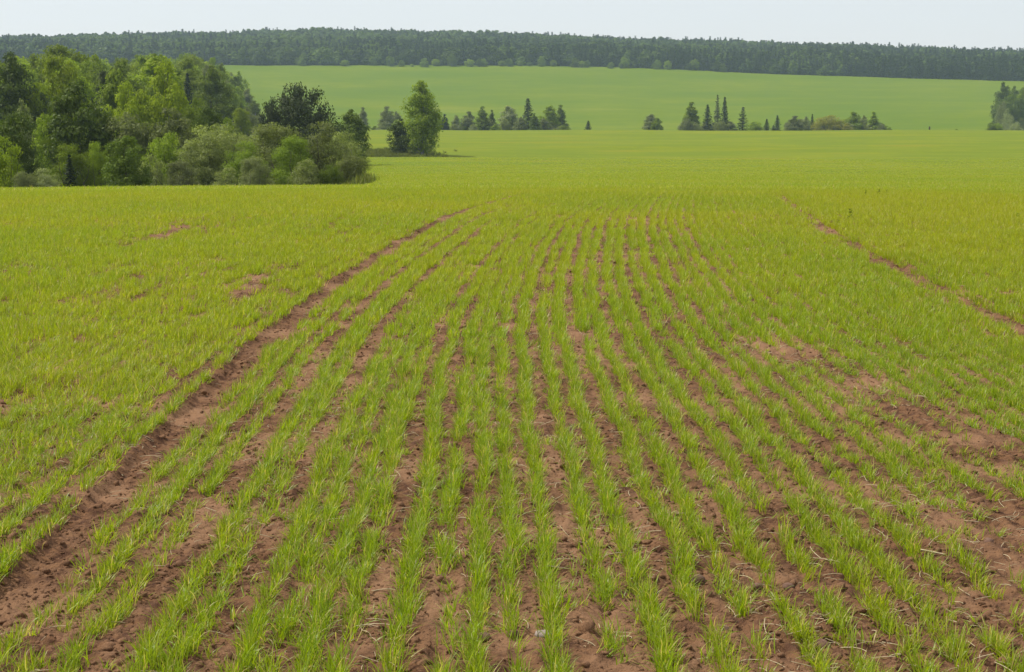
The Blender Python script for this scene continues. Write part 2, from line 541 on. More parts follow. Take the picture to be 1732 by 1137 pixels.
def crop_zone(y0, y1, step, protos, name, label, sc, cut):
    U = []; Y = []; RI = []
    for ri, u0 in enumerate(ROWS):
        yy = np.arange(y0, y1, step); yy = yy + rng.uniform(-.5, .5, len(yy)) * step
        x = u0 + curve(yy); k = wedge(x, yy)
        U.append(np.full(k.sum(), u0)); Y.append(yy[k]); RI.append(np.full(k.sum(), ri))
    u = np.concatenate(U); y = np.concatenate(Y); ri = np.concatenate(RI)
    wob = (fbm(y / .7, ri * 7.3, 3, 41) - .5) * .075
    uu = u + wob + rng.normal(0, 1, len(u)) * (.55 + 1.1 * vnoise(y / .8, ri * 4.3, 88)) * (.0095 + .013 * smooth(-1.75, -2.1, u) + .006 * smooth(1.7, 2.4, u))
    x = uu + curve(y)
    rowf = TAB[ri % 256, 13]
    rowf2 = vnoise(ri * 3.7, y / 2.5, 51)
    gap = fbm(y / .33, ri * 5.1, 3, 61)
    big = fbm(x / 1.1, y / 2.2, 3, 71)
    left = smooth(-1.75, -2.3, u); right = smooth(1.6, 2.6, u)
    p = .565 + .9 * (gap - .5) * 2 + .45 * (rowf - .35) + .55 * (vnoise(y / .11, ri * 9.7, 66) - .5) + .8 * (rowf2 - .45) + .35 * right
    p = p - (.24 * left + .24) * smooth(9, 14, y) * smooth(30, 23, y) * smooth(.5, .64, fbm(x / .17, y / .4, 3, 37)) + .09 * smooth(8, 12, y)
    p = p + (left + .6 * right) * (1.5 * (big - .50) + .10)
    for u0 in (-2.75, -3.5, -4.35, -5.3, -6.1, -7.2, -8.4, 4.9, 6.2, 7.6):
        p = p - .30 * smooth(.12, .05, np.abs(uu - u0 + .1 * (vnoise(y / .7, u0, 5) - .5))) * smooth(.38, .62, vnoise(y / 1.3, u0 * 3, 7)) * smooth(26, 21, y)
    br = bare(x, y)
    p = (p + .15) * (1 - .93 * br) * (1 - tram(uu, y) * .97)
    p = p * (1 - .85 * smooth(.085, .045, np.abs(uu - 2.93 + .06 * (vnoise(y / .6, 4, 9) - .5))) * smooth(.3, .5, vnoise(y / 1.9, 5, 3)))
    p = p * (1 - .8 * smooth(.075, .04, np.abs(uu - 2.52 + .06 * (vnoise(y / .6, 8, 9) - .5))) * smooth(.4, .55, vnoise(y / 2.3, 7, 3)) * smooth(14, 18, y))
    keep = rng.random(len(p)) < np.clip(p, .0, 1.0)
    x = x[keep]; y = y[keep]; u = u[keep]; br = br[keep]
    # a few strays between the rows
    ns = int(len(x) * (.13 if cut < 12 else .08))
    q = rng.integers(0, len(x), ns)
    xs = x[q] + rng.normal(0, .06, ns); ys = y[q] + rng.uniform(-.2, .2, ns)
    ok = rng.random(ns) > tram(xs - curve(ys), ys) * .96
    isstray = np.concatenate([np.zeros(len(x)), np.ones(ok.sum())])
    x = np.concatenate([x, xs[ok]]); y = np.concatenate([y, ys[ok]])
    z = ground_z(x, y)
    n = len(x)
    hgt = (.72 + .62 * (fbm(x / .5, y / .5, 2, 81)) + rng.normal(0, .17, n)) * (1 - .42 * isstray) * (1 - .35 * bare(x, y))
    hgt = np.clip(hgt, .45, 1.5) * sc
    wdt = sc * rng.uniform(.85, 1.15, n)
    rot = np.stack([rng.normal(0, .16, n), rng.normal(0.05, .16, n), rng.uniform(0, 6.283, n)], 1)
    uu = x - curve(y)
    tint = .34 + .55 * (fbm(x / 2.5, y / 4.0, 3, 91) - .5) * 2 + .36 * smooth(9, 36, y) + .22 * smooth(3.4, 5, uu) + rng.normal(0, .12, n)
    scatter(name, np.stack([x, y, z], 1), rot, np.stack([wdt, wdt, hgt], 1), rng.integers(0, len(protos), n), protos, label, 'crop', {'tint': np.clip(tint, 0, 1)})
    return n


counts = []
counts.append(crop_zone(3.4, 11, .016, NEAR_T, 'young_cereal_crop', 'bright green young cereal blades in drilled rows close to the viewer', 1.0, 11))
counts.append(crop_zone(11, 22, .032, MID_T, 'young_cereal_crop', 'young green cereal rows in the middle of the field', 1.0, 22))
counts.append(crop_zone(22, 42, .055, MID_T, 'young_cereal_crop', 'yellow green cereal rows where the drill lines fade out', 1.1, 42))

# farther crop: a closed yellow green stand
n = 330000
y = np.concatenate([np.sqrt(rng.uniform(40 ** 2, 150 ** 2, 210000)), np.sqrt(rng.uniform(110 ** 2, 330 ** 2, n - 210000))]); x = rng.uniform(-1, 1, n) * (.35 * y + 1)
k = (rng.random(n) < (.35 + .65 * smooth(.35, .6, fbm(x / 5, y / 7, 3, 12))) * np.where(np.arange(n) < 210000, smooth(150, 75, y), smooth(330, 170, y))) & (wood_mask(x, y) < .3)
x, y = x[k], y[k]; n = len(x)
scatter('young_cereal_crop', np.stack([x, y, base_z(x, y)], 1), np.stack([rng.normal(0, .15, n), rng.normal(0, .15, n), rng.uniform(0, 6.283, n)], 1),
        np.repeat((rng.uniform(.8, 1.25, n) * np.interp(y, [40, 115, 330], [1.05, 1.35, 2.0]))[:, None], 3, 1), rng.integers(0, len(FAR_T), n), FAR_T,
        'closed yellow green stand of young cereal in the far half of the field', 'crop',
        {'tint': np.clip(.62 + .9 * (fbm(x / 16, y / 12, 3, 14) - .5) + rng.normal(0, .05, n), 0, 1)})


# ------------------------------------------------------------------ clods, straw
def ico(sub):
    import bmesh
    bm = bmesh.new(); bmesh.ops.create_icosphere(bm, subdivisions=sub, radius=1.0)
    V = np.array([v.co[:] for v in bm.verts]); F = np.array([[v.index for v in f.verts] for f in bm.faces]); bm.free()
    return V, F


def lump(name, seed, sub, m, flat=.75, rough=.35, smoothf=False):
    V, F = ico(sub)
    s = np.random.default_rng(seed)
    off = s.uniform(0, 40, 3)
    n = fbm(V[:, 0] * 1.3 + off[0] + V[:, 2], V[:, 1] * 1.3 + off[1] - V[:, 2] * .7, 3, 2)
    n2 = vnoise(V[:, 0] * 4 + off[1] + V[:, 2] * 3, V[:, 1] * 4 + off[2], 4)
    V = V * (1 + rough * (n - .5) * 2 + rough * .4 * (n2 - .5))[:, None] * np.array([s.uniform(.8, 1.2), s.uniform(.75, 1.1), flat])
    return newmesh(name, V, F, [m], smoothf)


CL = [lump('clod_%d' % k, 500 + k, 2, M_CLOD, .62, .75) for k in range(8)]
n = 240000
y = 3.3 * (24 / 3.3) ** rng.random(n) ** .85; x = rng.uniform(-1, 1, n) * (.345 * y + .8)
u = x - curve(y)
idx = np.clip(np.searchsorted(ROWS, u), 1, len(ROWS) - 1)
du = np.minimum(np.abs(u - ROWS[idx - 1]), np.abs(ROWS[idx] - u))
k = (rng.random(n) < .25 + .75 * smooth(.02, .05, du)) & (rng.random(n) < .25 + 1.2 * (fbm(x / .35, y / .35, 3, 6) - .25))
x, y = x[k], y[k]; n = len(x)
sz = .0025 + .0065 * rng.random(n) ** 2.6 + .016 * rng.random(n) ** 18
scatter('soil_clods', np.stack([x, y, ground_z(x, y) - sz * .15], 1), rng.uniform(0, 6.28, (n, 3)) * [.12, .12, 1], np.repeat(sz[:, None], 3, 1),
        rng.integers(0, 8, n), CL, 'small red brown crumbs of soil lying between the crop rows', 'soil')


def straw_mesh(name, L, w, bend):
    V = []; F = []
    for q in range(5):
        f = q / 4 - .5
        c = np.array([f * L, bend * (f * f * 4 - 1), .002 * math.sin(q)])
        for a in range(4):
            V.append(c + w * np.array([0, math.cos(a * 1.571), math.sin(a * 1.571)]))
    for q in range(4):
        for a in range(4):
            F.append((q * 4 + a, q * 4 + (a + 1) % 4, q * 4 + 4 + (a + 1) % 4, q * 4 + 4 + a))
    return newmesh(name, np.array(V), np.array(F), [M_STRAW])


ST = [straw_mesh('straw_a', .07, .0011, .004), straw_mesh('straw_b', .05, .0013, -.006), straw_mesh('straw_c', .035, .0012, .001), straw_mesh('straw_d', .10, .0012, .012)]
n = 9500
y = 3.3 * (16 / 3.3) ** rng.random(n); x = rng.uniform(-1, 1, n) * (.345 * y + .8)
k = rng.random(n) < smooth(.42, .62, fbm(x / .8, y / .8, 3, 15)); x, y = x[k], y[k]; n = len(x)
scatter('straw_litter', np.stack([x, y, ground_z(x, y) + .006], 1), np.stack([rng.normal(0, .12, n), rng.normal(0, .25, n), rng.uniform(0, 6.28, n)], 1),
        np.repeat(rng.uniform(.5, 1.2, n)[:, None], 3, 1), rng.integers(0, 4, n), ST, 'pale bits of old straw strewn over the soil', 'straw')


def ground_hit(px, py):
    lo, hi = 3.0, 60.0
    for _ in range(50):
        m_ = (lo + hi) / 2
        X, Y, Z = at(px, py, m_)
        if Z > float(base_z(X, Y)): lo = m_
        else: hi = m_
    return at(px, py, lo)


for px, py, w, m, flat, label in (
        (920, 1080, 30, M_STONE, .5, 'pale grey flat stone lying between two rows near the bottom edge'),
        (1391, 1099, 25, M_BSTONE, .9, 'round reddish brown stone bare of grass near the bottom right'),
        (1181, 991, 22, M_BSTONE, .9, 'brown rounded stone beside a tuft right of the middle rows'),
        (1120, 1077, 20, M_BSTONE, .8, 'small brown stone half hidden by blades right of the pale flat stone'),
        (1282, 1003, 16, M_BSTONE, .8, 'dark little stone at the foot of a thick green row'),
        (1333, 1000, 20, M_BSTONE, .7, 'lumpy brown stone right of the dark little stone'),
        (1673, 918, 20, M_BSTONE, .75, 'brown stone alone on the bare patch at the right'),
        (1228, 1078, 15, M_BSTONE, .9, 'small dark stone left of the round reddish stone'),
        (818, 1086, 26, M_BSTONE, .7, 'broad brown clod left of the pale flat stone'),
        (868, 1082, 20, M_BSTONE, .7, 'brown clod touching the left side of the pale flat stone')):
    X, Y, Z = ground_hit(px, py)
    s = w / 2 * math.hypot(Y, EYE) / FPX
    o = link('stone', lump('stone', int(px * 7 + py), 3, m, flat, .22, True))
    o.location = (X, Y, float(ground_z(X, Y)) + s * flat * .45); o.scale = (s, s, s); o.rotation_euler.z = px
    tag(o, label, 'stone', 'loose stones on the soil')

X, Y, Z = ground_hit(1577, 948)
sm = straw_mesh('stick', .085, .0032, .006)
o = link('stick', sm); o.location = (X, Y, float(ground_z(X, Y)) + .012); o.rotation_euler = (0, .1, -.35)
tag(o, 'short pale broken stick on the bare soil at the right', 'stick')

# ------------------------------------------------------------------ trees


def tube(pts, rad, sides=6):
    pts = np.array(pts, float); V = []; F = []
    for i, p in enumerate(pts):
        d = pts[min(i + 1, len(pts) - 1)] - pts[max(i - 1, 0)]; d /= np.linalg.norm(d) + 1e-9
        a = np.cross(d, [0.31, .95, .11]); a /= np.linalg.norm(a) + 1e-9; b = np.cross(d, a)
        for k in range(sides):
            th = 2 * math.pi * k / sides
            V.append(p + rad[i] * (math.cos(th) * a + math.sin(th) * b))
    for i in range(len(pts) - 1):
        for k in range(sides):
            F.append((i * sides + k, i * sides + (k + 1) % sides, (i + 1) * sides + (k + 1) % sides, (i + 1) * sides + k))
    return np.array(V), np.array(F)


def join(parts):
    V = []; F = []; n = 0
    for v, f in parts:
        V.append(v); F.append(f + n); n += len(v)
    return np.vstack(V), np.vstack(F)


def leaf_quads(P, N, size, aspect, rs, updir=None, roll=True):
    """diamond leaves/leaf clumps at P with normals N"""
    n = len(P)
    N = N / (np.linalg.norm(N, axis=1, keepdims=True) + 1e-9)
    ref = rs.normal(0, 1, (n, 3)) if updir is None else updir + rs.normal(0, .35, (n, 3))
    A = ref - N * (ref * N).sum(1, keepdims=True); A /= np.linalg.norm(A, axis=1, keepdims=True) + 1e-9
    B = np.cross(N, A)
    s = (size * rs.uniform(.6, 1.35, n))[:, None]
    fold = N * s * .22
    V = np.stack([P - A * s, P + B * s * aspect + fold, P + A * s, P - B * s * aspect + fold], 1).reshape(-1, 3)
    F = np.arange(4 * n).reshape(n, 4)
    return V, F


def set_leafvar(me, vals, k=4):
    a = me.attributes.new('leafvar', 'FLOAT', 'POINT'); a.data.foreach_set('value', np.repeat(np.asarray(vals, np.float32), k))


def envelope(shape, h):
    h = np.clip(h, 0, 1)
    if shape == 'dome':
        return np.sqrt(np.clip(1 - ((h - .38) / .64) ** 2, 0, 1)) * np.where(h < .38, .82 + .18 * np.sin(h / .38 * 1.57), 1)
    if shape == 'oval':
        return np.sin(np.pi * np.clip(h * .93 + .07, 0, 1) ** .72) ** .8
    if shape == 'egg':
        return np.clip(np.sin(np.pi * np.clip(h * .93 + .07, 0, 1) ** .78), 0, 1) ** .66
    if shape == 'tall':
        return np.clip(np.sin(np.pi * np.clip(h * .94 + .06, 0, 1) ** .62), 0, 1) ** .75
    if shape == 'cone':
        return (1 - h) ** .8 * (.75 + .25 * np.minimum(h / .1, 1))
    if shape == 'bush':
        return np.sqrt(np.clip(1 - (np.clip(h - .25, 0, 1) / .76) ** 2, 0, 1)) * (.9 + .1 * np.minimum(h / .2, 1))
    return np.ones_like(h)


def broad(name, shape, seed, nclump, nleaf, leaf, bottom=.12, crad=.23, spiky=0.0, stems=1, width=.5, bark=None, lobes=.28, shell=.55, aspect=.55):
    """unit-height tree: returns (trunk mesh, crown mesh); width = crown radius"""
    rs = np.random.default_rng(seed)
    # clump centres
    C = []; rc = []
    while len(C) < nclump:
        h = rs.random(); e = envelope(shape, np.array(h)).item()
        if rs.random() > e + .08: continue
        th = rs.uniform(0, 6.283)
        lob = 1 + lobes * (vnoise(np.array(math.cos(th) * 1.6 + 3 + h), np.array(math.sin(th) * 1.6 + h * 2.2 + seed), seed % 50).item() - .5) * 2
        q = rs.random() ** shell * .86
        rad = width * e * lob * q
        z = bottom + (1 - bottom) * (.04 + .9 * h)
        C.append((rad * math.cos(th), rad * math.sin(th), z)); rc.append(crad * width * rs.uniform(.65, 1.35) * (.55 + .45 * e))
    for h in np.linspace(.55, .97, 9 if shape in ('tall', 'egg', 'cone', 'oval') else 3):
        e = envelope(shape, np.array(h)).item(); th = rs.uniform(0, 6.28)
        C.append((width * e * .25 * math.cos(th), width * e * .25 * math.sin(th), bottom + (1 - bottom) * (.04 + .9 * h))); rc.append(crad * width * (.4 + .7 * e))
    C = np.array(C); rc = np.array(rc); nclump = len(C)
    per = (rc ** 2 / (rc ** 2).sum() * nleaf).astype(int) + 6
    ci = np.repeat(np.arange(nclump), per); n = len(ci)
    d = rs.normal(0, 1, (n, 3)); d /= np.linalg.norm(d, axis=1, keepdims=True)
    d[:, 2] = np.abs(d[:, 2]) * np.where(rs.random(n) < .72, 1, -1)
    rad = rs.random(n) ** .45 * (1 + spiky * np.abs(rs.normal(0, .45, n)))
    P = C[ci] + d * rad[:, None] * rc[ci][:, None] * np.array([1, 1, .82])
    P[:, 2] = np.clip(P[:, 2], .012, 1.03)
    out = P * np.array([1, 1, .0]); out /= np.linalg.norm(out, axis=1, keepdims=True) + 1e-6
    N = d * .75 + out * .25 + np.array([0, 0, .45]) + rs.normal(0, .55, (n, 3))
    V, F = leaf_quads(P, N, leaf, aspect, rs, None if spiky < .3 else np.array([0, 0, 1.0]) * .8 + d)
    me = newmesh(name + '_crown', V, F, [LEAF['mid']])
    cv = rs.random(nclump)
    set_leafvar(me, np.clip(.55 * cv[ci] + .45 * rs.random(n), 0, 1))
    # trunk and limbs
    parts = []
    for s in range(stems):
        bx, by = (0, 0) if stems == 1 else (rs.normal(0, .10 * width * 2), rs.normal(0, .10 * width * 2))
        tip = np.array([bx * 3.0, by * 3.0, .86 if stems == 1 else rs.uniform(.55, .85)])
        pts = [np.array([bx, by, -.02]) * (1 - f) + tip * f + np.array([rs.normal(0, .012), rs.normal(0, .012), 0]) * (f > 0) for f in np.linspace(0, 1, 7)]
        r0 = (.019 if stems == 1 else .011)
        parts.append(tube(pts, [r0 * (1.35 if i == 0 else 1) * (1 - .88 * i / 6) for i in range(7)], 7))
        for c in C[rs.choice(nclump, min(nclump, 12 if stems == 1 else 4), replace=False)]:
            f = np.clip((c[2] - .22) / .86, .08, .9)
            k = f * 6; i = int(k); p0 = pts[i] * (1 - (k - i)) + pts[min(i + 1, 6)] * (k - i)
            m1 = (p0 * .5 + c * .5) + np.array([0, 0, -.02])
            rr_ = r0 * (1 - .88 * f) * .55
            parts.append(tube([p0, m1, c], [rr_, rr_ * .6, rr_ * .2], 5))
    V, F = join(parts)
    tr = newmesh(name + '_trunk', V, F, [bark or M_BARK], True)
    return tr, me


def spruce(name, seed, levels=26, width=.2, sparse=0.0, quads=9, leaf=.03):
    rs = np.random.default_rng(seed)
    P = []; N = []; D = []; parts = [tube([(0, 0, -.02), (0, 0, .5), (0, 0, .985)], [.016, .009, .002], 6)]
    for l in range(levels):
        h = .05 + .93 * (l / (levels - 1)) ** .95
        Lr = width * (1 - h) ** .85 * (.9 + .1 * min(h / .1, 1)) + .008
        nb = int(6 + 4 * (1 - h))
        a0 = rs.uniform(0, 6.28)
        for b in range(nb):
            if rs.random() < sparse: continue
            a = a0 + 6.283 * b / nb + rs.normal(0, .18); L = Lr * rs.uniform(.68, 1.22)
            droop = rs.uniform(.12, .5) * (1 - h * .7)
            d = np.array([math.cos(a), math.sin(a), -droop]); d /= np.linalg.norm(d)
            side = np.array([-math.sin(a), math.cos(a), 0])
            nq = max(3, int(quads * (L / width) ** .6))
            for q in range(nq):
                f = (q + rs.uniform(.2, .9)) / nq
                p = np.array([0, 0, h]) + d * L * f + side * rs.normal(0, .10) * L * (1 - f * .6) + np.array([0, 0, L * .22 * f * f - rs.uniform(0, .012)])
                P.append(p); N.append(np.array([d[0] * .3, d[1] * .3, .8]) + rs.normal(0, .45, 3)); D.append(d + side * rs.normal(0, .6))
            if L > .06 and rs.random() < .5:
                parts.append(tube([(0, 0, h), np.array([0, 0, h]) + d * L * .8], [.0035, .001], 4))
    P = np.array(P); N = np.array(N); D = np.array(D)
    V, F = leaf_quads(P, N, leaf, .45, rs, D)
    me = newmesh(name + '_crown', V, F, [LEAF['needle']])
    set_leafvar(me, rs.random(len(P)))
    V, F = join(parts)
    return newmesh(name + '_trunk', V, F, [M_BARK], True), me


PROTO = {
    'birch': [broad('birch', 'egg', 21 + k, 150, 12500, .0135, .02, .27, .4, 1, .26, M_BIRCHBARK, .12) for k in range(3)],
    'dome': [broad('broadleaf', 'dome', 41 + k, 95, 9000, .0185, .06, .24, .25, 1, .42, None, .3) for k in range(4)],
    'oval': [broad('oval', 'oval', 61 + k, 85, 8000, .0170, .05, .26, .3, 1, .33, None, .3) for k in range(4)],
    'willow': [broad('willow', 'bush', 81 + k, 70, 14000, .0175, .0, .27, .6, 6, .45, None, .5, shell=.40, aspect=.32) for k in range(4)],
    'bush': [broad('bush', 'bush', 101 + k, 80, 7500, .022, .0, .26, .4, 5, .5, None, .28, aspect=.45) for k in range(3)],
    'pine': [broad('pine', 'dome', 121, 90, 9000, .020, .05, .25, .55, 1, .5, None, .3)],
    'conic': [broad('conic', 'cone', 131 + k, 90, 6500, .017, .03, .30, .4, 1, .24, None, .2) for k in range(3)],
    'spruce': [spruce('spruce', 151 + k, 28, .21) for k in range(3)],
    'sparse': [spruce('thin_spruce', 161 + k, 24, .19, .18, 8, .030) for k in range(2)],
}
NAMES = {'birch': ('birch_tree', 'tree'), 'dome': ('broadleaf_tree', 'tree'), 'oval': ('broadleaf_tree', 'tree'), 'willow': ('willow_bush', 'bush'),
         'bush': ('shrub', 'shrub'), 'pine': ('pine_tree', 'tree'), 'conic': ('broadleaf_tree', 'tree'), 'spruce': ('spruce_tree', 'spruce'), 'sparse': ('spruce_tree', 'spruce')}
WID = {'birch': .26, 'dome': .42, 'oval': .33, 'willow': .45, 'bush': .5, 'pine': .5, 'conic': .24, 'spruce': .21, 'sparse': .19}
_turn = [0]


def plant(kind, leaf, x, y, h, w, label, group=None, sink=.0):
    """one tree: an empty at its foot, a trunk and a crown below it"""
    nm, cat = NAMES[kind]
    _turn[0] += 1
    tr, cr = PROTO[kind][_turn[0] % len(PROTO[kind])]
    e = bpy.data.objects.new(nm, None); COL.objects.link(e)
    e.empty_display_size = .5
    e.location = (x, y, float(base_z(x, y)) - sink)
    s = w / (2 * WID[kind])
    e.scale = (s, s, h); e.rotation_euler.z = rng.uniform(0, 6.283)
    tag(e, label, cat, group)
    link('trunk', tr, e)
    c = link('crown', cr, e)
    if leaf is not None:
        c.material_slots[0].link = 'OBJECT'; c.material_slots[0].material = LEAF[leaf]
    return e


def tree(px, top, w, d, kind, leaf, label, group=None):
    if d > 600 and kind in ('spruce', 'sparse'): w *= 1.2
    if d >= 700 and kind != 'bush': w *= 1.3
    if 600 < d < 700 and kind in ('oval', 'conic', 'bush') and w > 12: w *= 1.2
    X, Y, Zt = at(px, top, d)
    zb = float(base_z(X, Y))
    h = max(Zt - zb, .6)
    return plant(kind, leaf, X, Y, h, w * d / FPX * 1.04, label, group)


